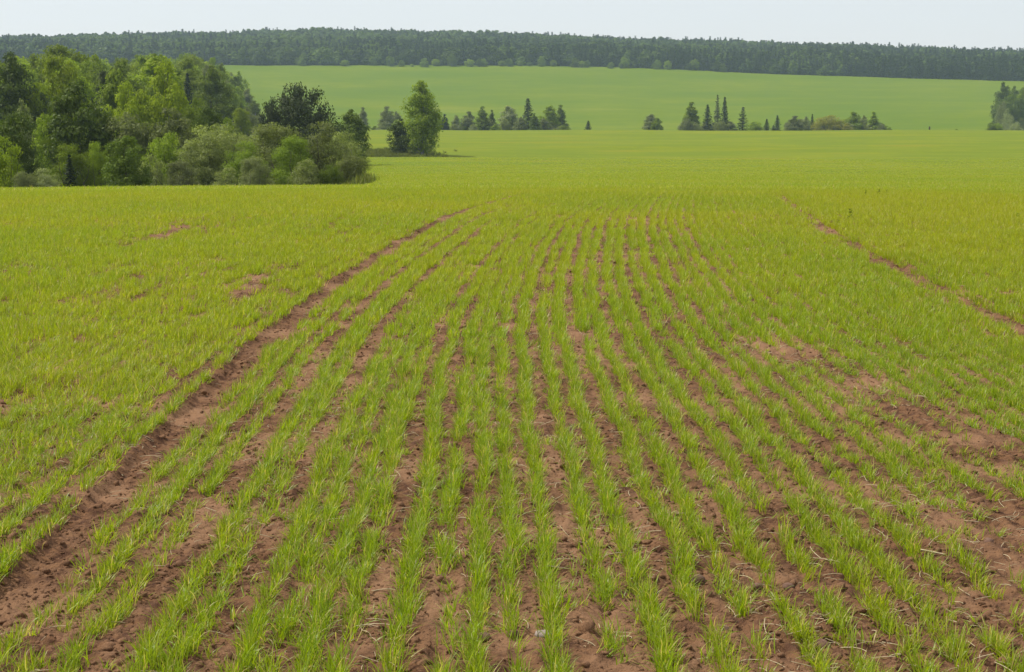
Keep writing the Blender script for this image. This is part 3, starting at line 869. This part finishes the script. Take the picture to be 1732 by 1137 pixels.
WOOD = 'trees of the wood on the left'
TREES = [
    # the pair in the field and what stands round it
    (714, 128, 68, 325, 'birch', 'mid', 'tall slim green birch standing free in the field'),
    (677, 197, 50, 327, 'oval', 'dark', 'small dark tree leaning on the left side of the tall free birch'),
    (593, 180, 74, 255, 'oval', 'dark', 'dark green tree at the right end of the bushes'),
    (598, 224, 30, 235, 'conic', 'mid', 'little pale green conical tree in front of the dark green end tree'),
    (506, 141, 108, 240, 'pine', 'deep', 'broad round blackish tree towering behind the olive willows'),
    (457, 165, 42, 238, 'pine', 'deep', 'blackish smaller tree joined to the left of the broad blackish tree'),
    # willows at the field edge
    (365, 205, 122, 118, 'willow', 'olive', 'grey olive willow bush left in the row at the field edge'),
    (328, 236, 86, 116, 'willow', 'olive', 'lower olive willow spreading at the left foot of the willow row'),
    (455, 204, 122, 122, 'willow', 'olive', 'grey olive willow bush in the middle of the row at the field edge'),
    (540, 202, 108, 118, 'willow', 'olive', 'tall grey olive willow at the right of the row with dark underside'),
    (598, 260, 66, 113, 'willow', 'olive', 'low loose willow at the right tip of the row beside the open field'),
    (385, 282, 52, 100, 'bush', 'olive', 'low shrub in front of the grey olive willows'),
    (497, 226, 84, 112, 'willow', 'moss', 'olive willow squeezed between the middle and the right willow'),
    (412, 236, 80, 112, 'willow', 'moss', 'darker green willow between the left and the middle willow'),
    (398, 222, 84, 128, 'willow', 'olive', 'rounded olive willow top behind the gap of the left and middle willow'),
    (575, 222, 70, 124, 'willow', 'olive', 'olive willow leaning out behind the tall right willow'),
    (430, 262, 60, 104, 'willow', 'pale', 'low silvery willow at the foot of the middle willow'),
    (520, 268, 64, 103, 'bush', 'olive', 'low olive shrub at the foot of the tall right willow'),
    (560, 276, 48, 103, 'willow', 'moss', 'low green willow between the tall right willow and the loose tip willow'),
    # left part, front
    (4, 230, 70, 105, 'bush', 'bright', 'bright yellow green bush at the left edge of the photo'),
    (22, 184, 92, 130, 'dome', 'dark', 'dark tree with pale rim behind the bright bush at the left edge'),
    (76, 283, 58, 100, 'willow', 'pale', 'low silvery willow at the field edge on the left'),
    (40, 288, 44, 99, 'willow', 'pale', 'small silvery willow right of the bright yellow green bush'),
    (120, 242, 84, 118, 'willow', 'mid', 'mid green shrub behind the small black spruce at the field edge'),
    (117, 261, 36, 103, 'spruce', 'needle', 'small black spruce at the field edge on the left'),
    (131, 131, 124, 150, 'dome', 'dark', 'large domed green tree in the left part of the wood'),
    (210, 228, 74, 108, 'dome', 'dark', 'dark round bush standing at the field edge on the left'),
    (163, 238, 46, 118, 'willow', 'mid', 'light green slender shrub left of the dark round bush'),
    (217, 186, 84, 150, 'dome', 'olive', 'olive round crown just above the dark round bush'),
    (287, 178, 104, 150, 'dome', 'olive', 'pale green wide crown above the shrubs beside the willow row'),
    (283, 224, 84, 124, 'bush', 'mid', 'green shrub below the pale green wide crown'),
    (255, 262, 54, 112, 'bush', 'olive', 'low olive shrub right of the dark round bush'),
    (305, 268, 60, 106, 'willow', 'pale', 'low grey willow left of the willow row'),
    (212, 134, 74, 200, 'dome', 'yellow', 'yellow green tree shining in the middle of the wood'),
    (352, 178, 58, 185, 'dome', 'dark', 'nearly black crown right of the pale green wide crown'),
    (330, 165, 60, 200, 'dome', 'mid', 'green crown behind the nearly black crown'),
    (300, 113, 50, 300, 'conic', 'dark', 'dark pointed tree in the upper wood'),
    (255, 150, 52, 230, 'oval', 'dark', 'dark green oval tree right of the yellow green tree'),
    (105, 73, 110, 330, 'dome', 'bright', 'highest fresh green crown of the left wood'),
    (60, 84, 70, 340, 'oval', 'bright', 'fresh green crown left of the highest crown'),
    (15, 80, 66, 330, 'oval', 'dark', 'dark crown at the top left edge of the wood'),
    (160, 88, 74, 320, 'dome', 'bright', 'fresh green crown right of the highest crown'),
    (22, 113, 52, 250, 'dome', 'mid', 'green rounded crown below the dark top left crown'),
    (62, 140, 62, 215, 'dome', 'bright', 'light green crown left of the large domed tree'),
    (175, 112, 56, 260, 'oval', 'deep', 'blackish crown between the fresh green crowns and the yellow green tree'),
    (35, 160, 56, 170, 'oval', 'olive', 'olive crown above the dark tree with pale rim'),
    (75, 190, 66, 150, 'dome', 'mid', 'green crown in front of the large domed tree on its left'),
    (165, 195, 50, 150, 'oval', 'mid', 'slender green crown at the right foot of the large domed tree'),
    (245, 200, 40, 165, 'oval', 'mid', 'slim green tree between the olive round crown and the pale wide crown'),
    (385, 196, 46, 180, 'dome', 'mid', 'green crown showing just above the left willow'),
    (404, 116, 30, 720, 'oval', 'mid', 'hazy green tree stepping down at the right end of the wood'),
    (418, 146, 30, 660, 'oval', 'olive', 'hazy pale tree halfway down the right end of the wood'),
    (431, 168, 28, 600, 'birch', 'mid', 'hazy slender tree near the bottom of the right end of the wood'),
    (439, 190, 20, 560, 'oval', 'olive', 'lowest hazy tree ending the wood at the right'),
    (420, 186, 40, 420, 'oval', 'olive', 'pale olive tree low at the right end of the wood'),
    # trees beyond the far field edge
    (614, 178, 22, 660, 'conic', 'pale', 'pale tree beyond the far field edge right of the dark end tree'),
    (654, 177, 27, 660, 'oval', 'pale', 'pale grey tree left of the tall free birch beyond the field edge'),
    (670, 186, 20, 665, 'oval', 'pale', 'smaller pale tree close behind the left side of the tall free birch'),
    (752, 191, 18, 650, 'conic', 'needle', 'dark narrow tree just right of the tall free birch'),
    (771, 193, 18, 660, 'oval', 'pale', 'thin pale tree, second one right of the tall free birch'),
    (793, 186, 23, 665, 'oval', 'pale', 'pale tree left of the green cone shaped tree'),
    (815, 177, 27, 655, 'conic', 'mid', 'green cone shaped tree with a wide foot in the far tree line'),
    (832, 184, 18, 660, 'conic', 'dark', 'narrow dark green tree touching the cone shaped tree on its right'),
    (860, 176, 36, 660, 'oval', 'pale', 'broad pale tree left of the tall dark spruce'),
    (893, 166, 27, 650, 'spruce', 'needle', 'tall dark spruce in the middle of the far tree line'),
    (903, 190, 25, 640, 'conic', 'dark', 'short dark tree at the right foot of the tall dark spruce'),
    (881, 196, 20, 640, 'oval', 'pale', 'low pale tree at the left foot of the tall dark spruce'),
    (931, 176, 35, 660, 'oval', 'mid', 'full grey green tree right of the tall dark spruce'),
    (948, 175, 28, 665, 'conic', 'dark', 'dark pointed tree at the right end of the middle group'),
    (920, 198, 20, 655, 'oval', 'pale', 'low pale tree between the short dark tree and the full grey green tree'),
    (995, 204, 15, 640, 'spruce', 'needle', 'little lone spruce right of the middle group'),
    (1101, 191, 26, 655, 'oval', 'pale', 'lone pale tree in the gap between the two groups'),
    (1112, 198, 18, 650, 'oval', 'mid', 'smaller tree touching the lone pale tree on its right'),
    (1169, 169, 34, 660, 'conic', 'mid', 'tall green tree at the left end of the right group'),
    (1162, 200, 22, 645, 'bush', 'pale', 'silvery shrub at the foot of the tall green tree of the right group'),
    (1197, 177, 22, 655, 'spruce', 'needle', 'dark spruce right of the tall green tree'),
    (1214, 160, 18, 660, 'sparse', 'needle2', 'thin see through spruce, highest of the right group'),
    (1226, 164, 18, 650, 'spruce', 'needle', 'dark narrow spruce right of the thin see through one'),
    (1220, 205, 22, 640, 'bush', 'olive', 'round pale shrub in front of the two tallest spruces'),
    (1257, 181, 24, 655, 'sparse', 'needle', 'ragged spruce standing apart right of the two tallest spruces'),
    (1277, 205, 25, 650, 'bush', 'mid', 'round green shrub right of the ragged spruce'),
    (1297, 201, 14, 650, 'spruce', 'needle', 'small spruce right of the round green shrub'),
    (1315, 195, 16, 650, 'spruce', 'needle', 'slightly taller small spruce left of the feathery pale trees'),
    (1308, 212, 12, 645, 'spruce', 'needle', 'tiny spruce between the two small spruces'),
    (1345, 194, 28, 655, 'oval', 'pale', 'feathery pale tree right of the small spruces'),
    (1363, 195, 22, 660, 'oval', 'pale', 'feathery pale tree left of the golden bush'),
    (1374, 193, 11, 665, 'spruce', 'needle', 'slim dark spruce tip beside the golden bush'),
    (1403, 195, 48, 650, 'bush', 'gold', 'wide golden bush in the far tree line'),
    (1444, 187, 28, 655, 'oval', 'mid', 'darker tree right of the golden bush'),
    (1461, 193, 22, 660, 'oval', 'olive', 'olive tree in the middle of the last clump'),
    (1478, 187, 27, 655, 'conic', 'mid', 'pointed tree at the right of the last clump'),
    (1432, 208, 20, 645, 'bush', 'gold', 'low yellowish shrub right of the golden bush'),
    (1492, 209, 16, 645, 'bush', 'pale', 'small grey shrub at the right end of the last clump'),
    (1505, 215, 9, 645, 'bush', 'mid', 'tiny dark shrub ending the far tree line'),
    (1617, 218, 8, 640, 'bush', 'dark', 'tiny bush alone right of the dark post'),
    (1677, 207, 18, 640, 'bush', 'mid', 'small bush left of the pale shrubs at the right edge'),
    (1688, 208, 16, 640, 'bush', 'mid', 'small bush nearest to the pale shrubs at the right edge'),
    # right edge
    (1698, 134, 34, 900, 'oval', 'dark', 'dark tall tree at the left of the grove at the right edge'),
    (1716, 141, 30, 890, 'oval', 'dark', 'dark tree in the middle of the grove at the right edge'),
    (1731, 142, 30, 880, 'oval', 'mid', 'green tree cut by the right edge of the photo'),
    (1706, 158, 34, 860, 'dome', 'dark', 'dark lower tree in front of the grove at the right edge'),
    (1728, 165, 34, 860, 'dome', 'dark', 'dark lower tree at the very right edge'),
    (1697, 171, 25, 800, 'bush', 'pale', 'highest silvery shrub below the grove at the right edge'),
    (1704, 183, 24, 780, 'bush', 'pale', 'second silvery shrub down from the grove'),
    (1710, 195, 24, 760, 'bush', 'pale', 'third silvery shrub down from the grove'),
    (1719, 206, 28, 740, 'bush', 'pale', 'fourth silvery shrub down from the grove'),
    (1728, 200, 24, 750, 'bush', 'olive', 'olive shrub on the right edge below the grove'),
    (1722, 213, 18, 700, 'bush', 'olive', 'lowest shrub of the silvery row on the right edge'),
]
for T in TREES:
    px, top, w, d, kind, leaf, label = T
    grp = WOOD if px < 430 and d > 140 else ('bushes along the field edge on the left' if px < 640 and d < 140 else ('trees along the far field edge' if 600 <= d < 700 else ('grove at the right edge' if d >= 700 else None)))
    tree(px, top, w, d, kind, leaf, label, grp)

# low shrubs filling the gaps of the far tree line
for a, b, n in ((742, 965, 17), (1150, 1245, 8), (1330, 1500, 10), (600, 690, 5)):
    for k in range(n):
        px = a + (b - a) * (k + rng.uniform(.1, .9)) / n
        tree(px, rng.uniform(198, 213), rng.uniform(14, 24), rng.uniform(645, 672), 'oval' if k % 2 else 'bush', ('pale', 'olive', 'mid')[int(rng.integers(0, 3))],
             'low leafy shrub filling a gap in the far tree line', 'low shrubs in the far tree line')

# the packed inside of the left wood
SX = [0, 60, 105, 190, 250, 330, 375, 400, 420, 440]; SY = [84, 82, 78, 92, 84, 82, 92, 112, 150, 188]
placed = []
tries = 0
for k in range(22):
    px = 340 + 84 * (k % 11) / 10 + rng.uniform(-4, 4); d = rng.uniform(470, 560) if k < 11 else rng.uniform(600, 780)
    X, Y, _ = at(px, 200, d); zb = float(base_z(X, Y))
    h = min(at(px, float(np.interp(px + 10, SX, SY)) + rng.uniform(0, 10) + (k < 11) * rng.uniform(6, 26), d)[2] - zb, 25)
    if h < 4: continue
    placed.append((X, Y))
    kind, leaf, lab = (('oval', 'mid', 'mid green oval tree on the receding edge of the left wood'), ('birch', 'olive', 'pale slender birch on the receding edge of the left wood'),
                       ('dome', 'moss', 'moss green round tree on the receding edge of the left wood'), ('oval', 'bright', 'fresh green oval tree on the receding edge of the left wood'))[k % 4]
    plant(kind, leaf, X, Y, h, min(h * .55, 30 * d / FPX), lab, 'trees on the receding edge of the left wood')
while len(placed) < 150 and tries < 8000:
    tries += 1
    px = rng.uniform(-60, 442); d = 200 + 620 * rng.random() ** .9
    if px > 340 and d < 330: continue
    X, Y, _ = at(px, 200, d)
    if any((X - a) ** 2 + (Y - b) ** 2 < 6.0 ** 2 for a, b in placed): continue
    zb = float(base_z(X, Y))
    lim = max(float(np.interp(px, SX, SY)), float(np.interp(px + 3.2 * FPX / d, SX, SY))) + rng.uniform(0, 16)
    zt = at(px, lim, d)[2]
    h = min(rng.uniform(14, 23), zt - zb)
    if h < 6: continue
    # keep the gap to the right of the wood open
    w = h * rng.uniform(.5, .72)
    if px + w * .52 * FPX / d > 440: continue
    placed.append((X, Y))
    q = rng.random()
    if q < .035: h *= .8; kind, leaf, lab = 'spruce', 'needle', 'dark spruce packed among the leafy trees of the left wood'; w = h * .36
    elif q < .22: kind, leaf, lab = 'oval', 'mid', 'mid green oval tree packed inside the left wood'
    elif q < .55: kind, leaf, lab = 'birch', 'bright', 'fresh green birch packed inside the left wood'
    elif q < .70: kind, leaf, lab = 'dome', 'yellow', 'yellow green round tree packed inside the left wood'
    elif q < .80: kind, leaf, lab = 'dome', 'mid', 'mid green round tree packed inside the left wood'
    elif q < .90: kind, leaf, lab = 'dome', 'olive', 'pale olive round tree packed inside the left wood'
    else: kind, leaf, lab = 'oval', 'dark', 'dark green oval tree packed inside the left wood'
    plant(kind, leaf, X, Y, h, w, lab, 'trees packed inside the left wood')

# shrubs at the foot of the far forest
for k in range(80):
    px = 400 + 1330 * (k + rng.uniform(-.6, 1.2)) / 80
    w = rng.uniform(8, 20); d = rng.uniform(1480, 1502)
    X, Y, _ = at(px, 120, d)
    plant('bush' if k % 3 else 'oval', ['far', 'moss', 'mid'][k % 3], X, Y, w * d / FPX * rng.uniform(.6, 1.2), w * d / FPX,
          'pale leafy tree along the foot of the far forest', 'leafy trees along the foot of the far forest')

# ------------------------------------------------------------------ the far forest: one mass of trees
def low_decid(name, seed):
    tr, cr = broad(name, 'oval', seed, 24, 520, .066, .04, .42, .2, 1, .36, None, .3)
    return cr


def retint(me, m):
    me.materials.clear(); me.materials.append(m); return me


FOR = [retint(spruce('a_far_spruce%d' % k, 700 + k, 13, .19, .0, 5, .055)[1], LEAF['needle']) for k in range(4)]
FOR += [retint(low_decid('b_far_leafy%d' % k, 720 + k), LEAF['far']) for k in range(4)]
FOR += [retint(low_decid('c_far_leafy%d' % k, 740 + k), LEAF['fardark']) for k in range(3)]
# collections list their members by name: a.. b.. c..
P = []; PK = []; SC = []
rws = 1503.0
while rws < 2420:
    stp = np.interp(rws, [1503, 1560, 2420], [5.5, 8, 12])
    xs = np.arange(-.40 * rws, .40 * rws, stp); xs = xs + rng.uniform(-.45, .45, len(xs)) * stp
    ys = rws + rng.uniform(-.5, .5, len(xs)) * stp
    ys = np.sqrt(np.maximum(ys ** 2 - xs ** 2, 1))
    P.append(np.stack([xs, ys], 1)); rws += stp * .9
P = np.vstack(P); n = len(P)
rad = np.hypot(P[:, 0], P[:, 1]); tt = P[:, 0] / P[:, 1]
mixn = fbm(P[:, 0] / 110, P[:, 1] / 110, 3, 33)
psp = .08 + .45 * smooth(.02, .22, tt) + .55 * smooth(1680, 1530, rad) + 1.5 * (mixn - .5)
isp = rng.random(n) < np.clip(psp, .06, .95)
PK = np.where(isp, rng.integers(0, 4, n), np.where(rng.random(n) < smooth(.36, .58, fbm(P[:, 0] / 70, P[:, 1] / 90, 3, 71)), rng.integers(4, 8, n), rng.integers(8, 11, n)))
h = np.where(isp, rng.uniform(14, 19, n), rng.uniform(13, 17, n)) * (.70 + .6 * fbm(P[:, 0] / 45, P[:, 1] / 45, 3, 44))
w = h * np.where(isp, rng.uniform(1.0, 1.3, n), rng.uniform(1.1, 1.5, n))
edge = smooth(1520, 1503, rad); h = h * (1 - .25 * edge * (rng.random(n) < .5))
scatter('far_forest', np.stack([P[:, 0], P[:, 1], base_z(P[:, 0], P[:, 1]) - .3], 1), np.stack([np.zeros(n), np.zeros(n), rng.uniform(0, 6.28, n)], 1),
        np.stack([w, w, h], 1), PK, FOR, 'blue green forest of spruce and leafy trees covering the far ridge', 'forest')

# ------------------------------------------------------------------ rough grass along the field edge and round the free birch
M_ROUGH = leaf_material('rough_grass', (.085, .115, .020, 1), (.20, .20, .05, 1), .35)
RG = [blades('rough_tuft%d' % k, 40, .22, .75, .05, .45, 2, M_ROUGH, np.random.default_rng(900 + k)) for k in range(5)]
n = 2600
px = np.concatenate([rng.normal(670, 30, 900), rng.uniform(-40, 625, 1700)]); d = np.concatenate([rng.normal(328, 9, 900), 92 + 16 * rng.random(1700)])
x = (px - PW / 2) / FPX * d; y = d
scatter('rough_grass', np.stack([x, y, base_z(x, y)], 1), np.stack([rng.normal(0, .1, n), rng.normal(0, .1, n), rng.uniform(0, 6.28, n)], 1),
        np.repeat(rng.uniform(.5, 1.25, n)[:, None], 3, 1), rng.integers(0, 5, n), RG, 'rough uncut grass along the bushes and round the free birch', 'grass')

# ------------------------------------------------------------------ weeds in the crop and the post
M_WEED = leaf_material('weed_leaves', (.14, .20, .014, 1), (.22, .27, .03, 1), .45)


def weed(px, py, hpx, label):
    X, Y, Z = ground_hit(px, py)
    h = hpx * Y / FPX; rs = np.random.default_rng(int(px))
    e = bpy.data.objects.new('weed', None); COL.objects.link(e); e.location = (X, Y, float(ground_z(X, Y))); e.empty_display_size = .1
    tag(e, label, 'weed', 'weeds in the crop')
    V, F = tube([(0, 0, -.01), (.01 * h, 0, h * .5), (0, .02 * h, h * .9)], [.02 * h, .014 * h, .006 * h], 5)
    link('stem', newmesh('stem', V, F, [M_WEED], True), e)
    P = []; N = []; D = []
    for k in range(34):
        z = h * rs.uniform(.03, .95); a = rs.uniform(0, 6.28); q = h * .34 * (1.1 - z / h * .75) * rs.uniform(.3, 1)
        P.append((q * math.cos(a), q * math.sin(a), z)); D.append((math.cos(a), math.sin(a), rs.uniform(.2, 1.0))); N.append((-.4 * math.cos(a), -.4 * math.sin(a), .8))
    V, F = leaf_quads(np.array(P), np.array(N, float), h * .15, .28, rs, np.array(D))
    me = newmesh('foliage', V, F, [M_WEED]); set_leafvar(me, rs.random(len(P)))
    link('foliage', me, e)


for px, py, hp, lab in ((1437, 373, 21, 'largest leafy weed standing in the crop right of the right wheel track'),
                        (1418, 382, 12, 'small weed at the left foot of the largest weed'),
                        (1464, 333, 12, 'leftmost of the four small weeds on the crop crest at the right'),
                        (1487, 333, 13, 'second of the four small weeds on the crop crest'),
                        (1500, 332, 11, 'third of the four small weeds on the crop crest'),
                        (1540, 329, 9, 'rightmost of the four small weeds on the crop crest'),
                        (824, 333, 10, 'small dark weed alone in the far crop of the middle'),
                        (1640, 454, 16, 'low weed right of the right wheel track'),
                        (1720, 374, 13, 'weed near the right edge of the photo')):
    weed(px, py, hp, lab)

X, Y, Z = at(1572, 222, 600)
zb = float(base_z(X, Y)); hp = at(1572, 214, 600)[2] - zb
V, F = tube([(0, 0, -.2), (.02, 0, hp * .5), (0, .02, hp * .97), (0, .02, hp)], [.34, .30, .27, .12], 9)
o = link('post', newmesh('post', V, F, [M_POST])); o.location = (X, Y, zb)
tag(o, 'dark thick post standing on the far field edge', 'post')

# ------------------------------------------------------------------ haze
HZ = 0.000115
V = np.array([[sx * 2600, sy * 2600, z] for z in (-170, 150) for sy in (-1, 1) for sx in (-1, 1)], float)
F = np.array([[0, 2, 3, 1], [4, 5, 7, 6], [0, 1, 5, 4], [2, 6, 7, 3], [0, 4, 6, 2], [1, 3, 7, 5]])
m, nt, out = mat('haze')
pv = nd(nt, 'ShaderNodeVolumePrincipled'); pv.inputs['Density'].default_value = HZ; pv.inputs['Color'].default_value = (.66, .84, 1.0, 1)
pv.inputs['Anisotropy'].default_value = .2
nt.links.new(pv.outputs[0], out.inputs['Volume'])
hz = link('haze', newmesh('haze', V, F, [m])); tag(hz, 'thin bluish summer haze over the valley', 'haze', kind='stuff')
hz.display_type = 'WIRE'

# ------------------------------------------------------------------ light and sky
SUN_EL, SUN_AZ = 54.0, -72.0          # degrees; azimuth from +Y towards +X
w = bpy.data.worlds.new('World'); scene.world = w; w.use_nodes = True
nt = w.node_tree; bg = nt.nodes['Background']
sky = nt.nodes.new('ShaderNodeTexSky'); sky.sky_type = 'NISHITA'; sky.sun_disc = False
sky.sun_elevation = R(SUN_EL); sky.sun_rotation = R(SUN_AZ); sky.air_density = 1.0; sky.dust_density = 1.1; sky.ozone_density = 1.6; sky.altitude = 150
nt.links.new(mixcol(nt, .75, sky.outputs[0], (4.95, 4.95, 5.15, 1)), bg.inputs[0]); bg.inputs[1].default_value = .12
sd = bpy.data.lights.new('sun', 'SUN'); sd.energy = 3.3; sd.angle = R(.55); sd.color = (1, .955, .88)
so = bpy.data.objects.new('sun', sd); COL.objects.link(so)
dirv = Vector((math.sin(R(SUN_AZ)) * math.cos(R(SUN_EL)), math.cos(R(SUN_AZ)) * math.cos(R(SUN_EL)), math.sin(R(SUN_EL))))
so.rotation_euler = (-dirv).to_track_quat('-Z', 'Y').to_euler(); so.location = (0, 0, 100)

# ------------------------------------------------------------------ camera and render settings
cd = bpy.data.cameras.new('camera'); cd.sensor_width = 36; cd.lens = 36 * FPX / PW; cd.clip_start = .1; cd.clip_end = 9000
co = bpy.data.objects.new('camera', cd); COL.objects.link(co); co.location = (0, 0, EYE); co.rotation_euler = (math.pi / 2 - PITCH, 0, 0)
scene.camera = co
vs = scene.view_settings
scene.display_settings.display_device = 'sRGB'
vs.view_transform = 'Standard'; vs.look = 'None'; vs.exposure = 0.52; vs.gamma = 1.0
cy = scene.cycles
cy.max_bounces = 6; cy.diffuse_bounces = 3; cy.glossy_bounces = 1; cy.transmission_bounces = 3; cy.volume_bounces = 1; cy.transparent_max_bounces = 8
cy.caustics_reflective = False; cy.caustics_refractive = False
try:
    cy.use_denoising = True; cy.denoiser = 'OPENIMAGEDENOISE'; cy.denoising_input_passes = 'RGB_ALBEDO_NORMAL'; cy.denoising_prefilter = 'ACCURATE'
except Exception:
    pass
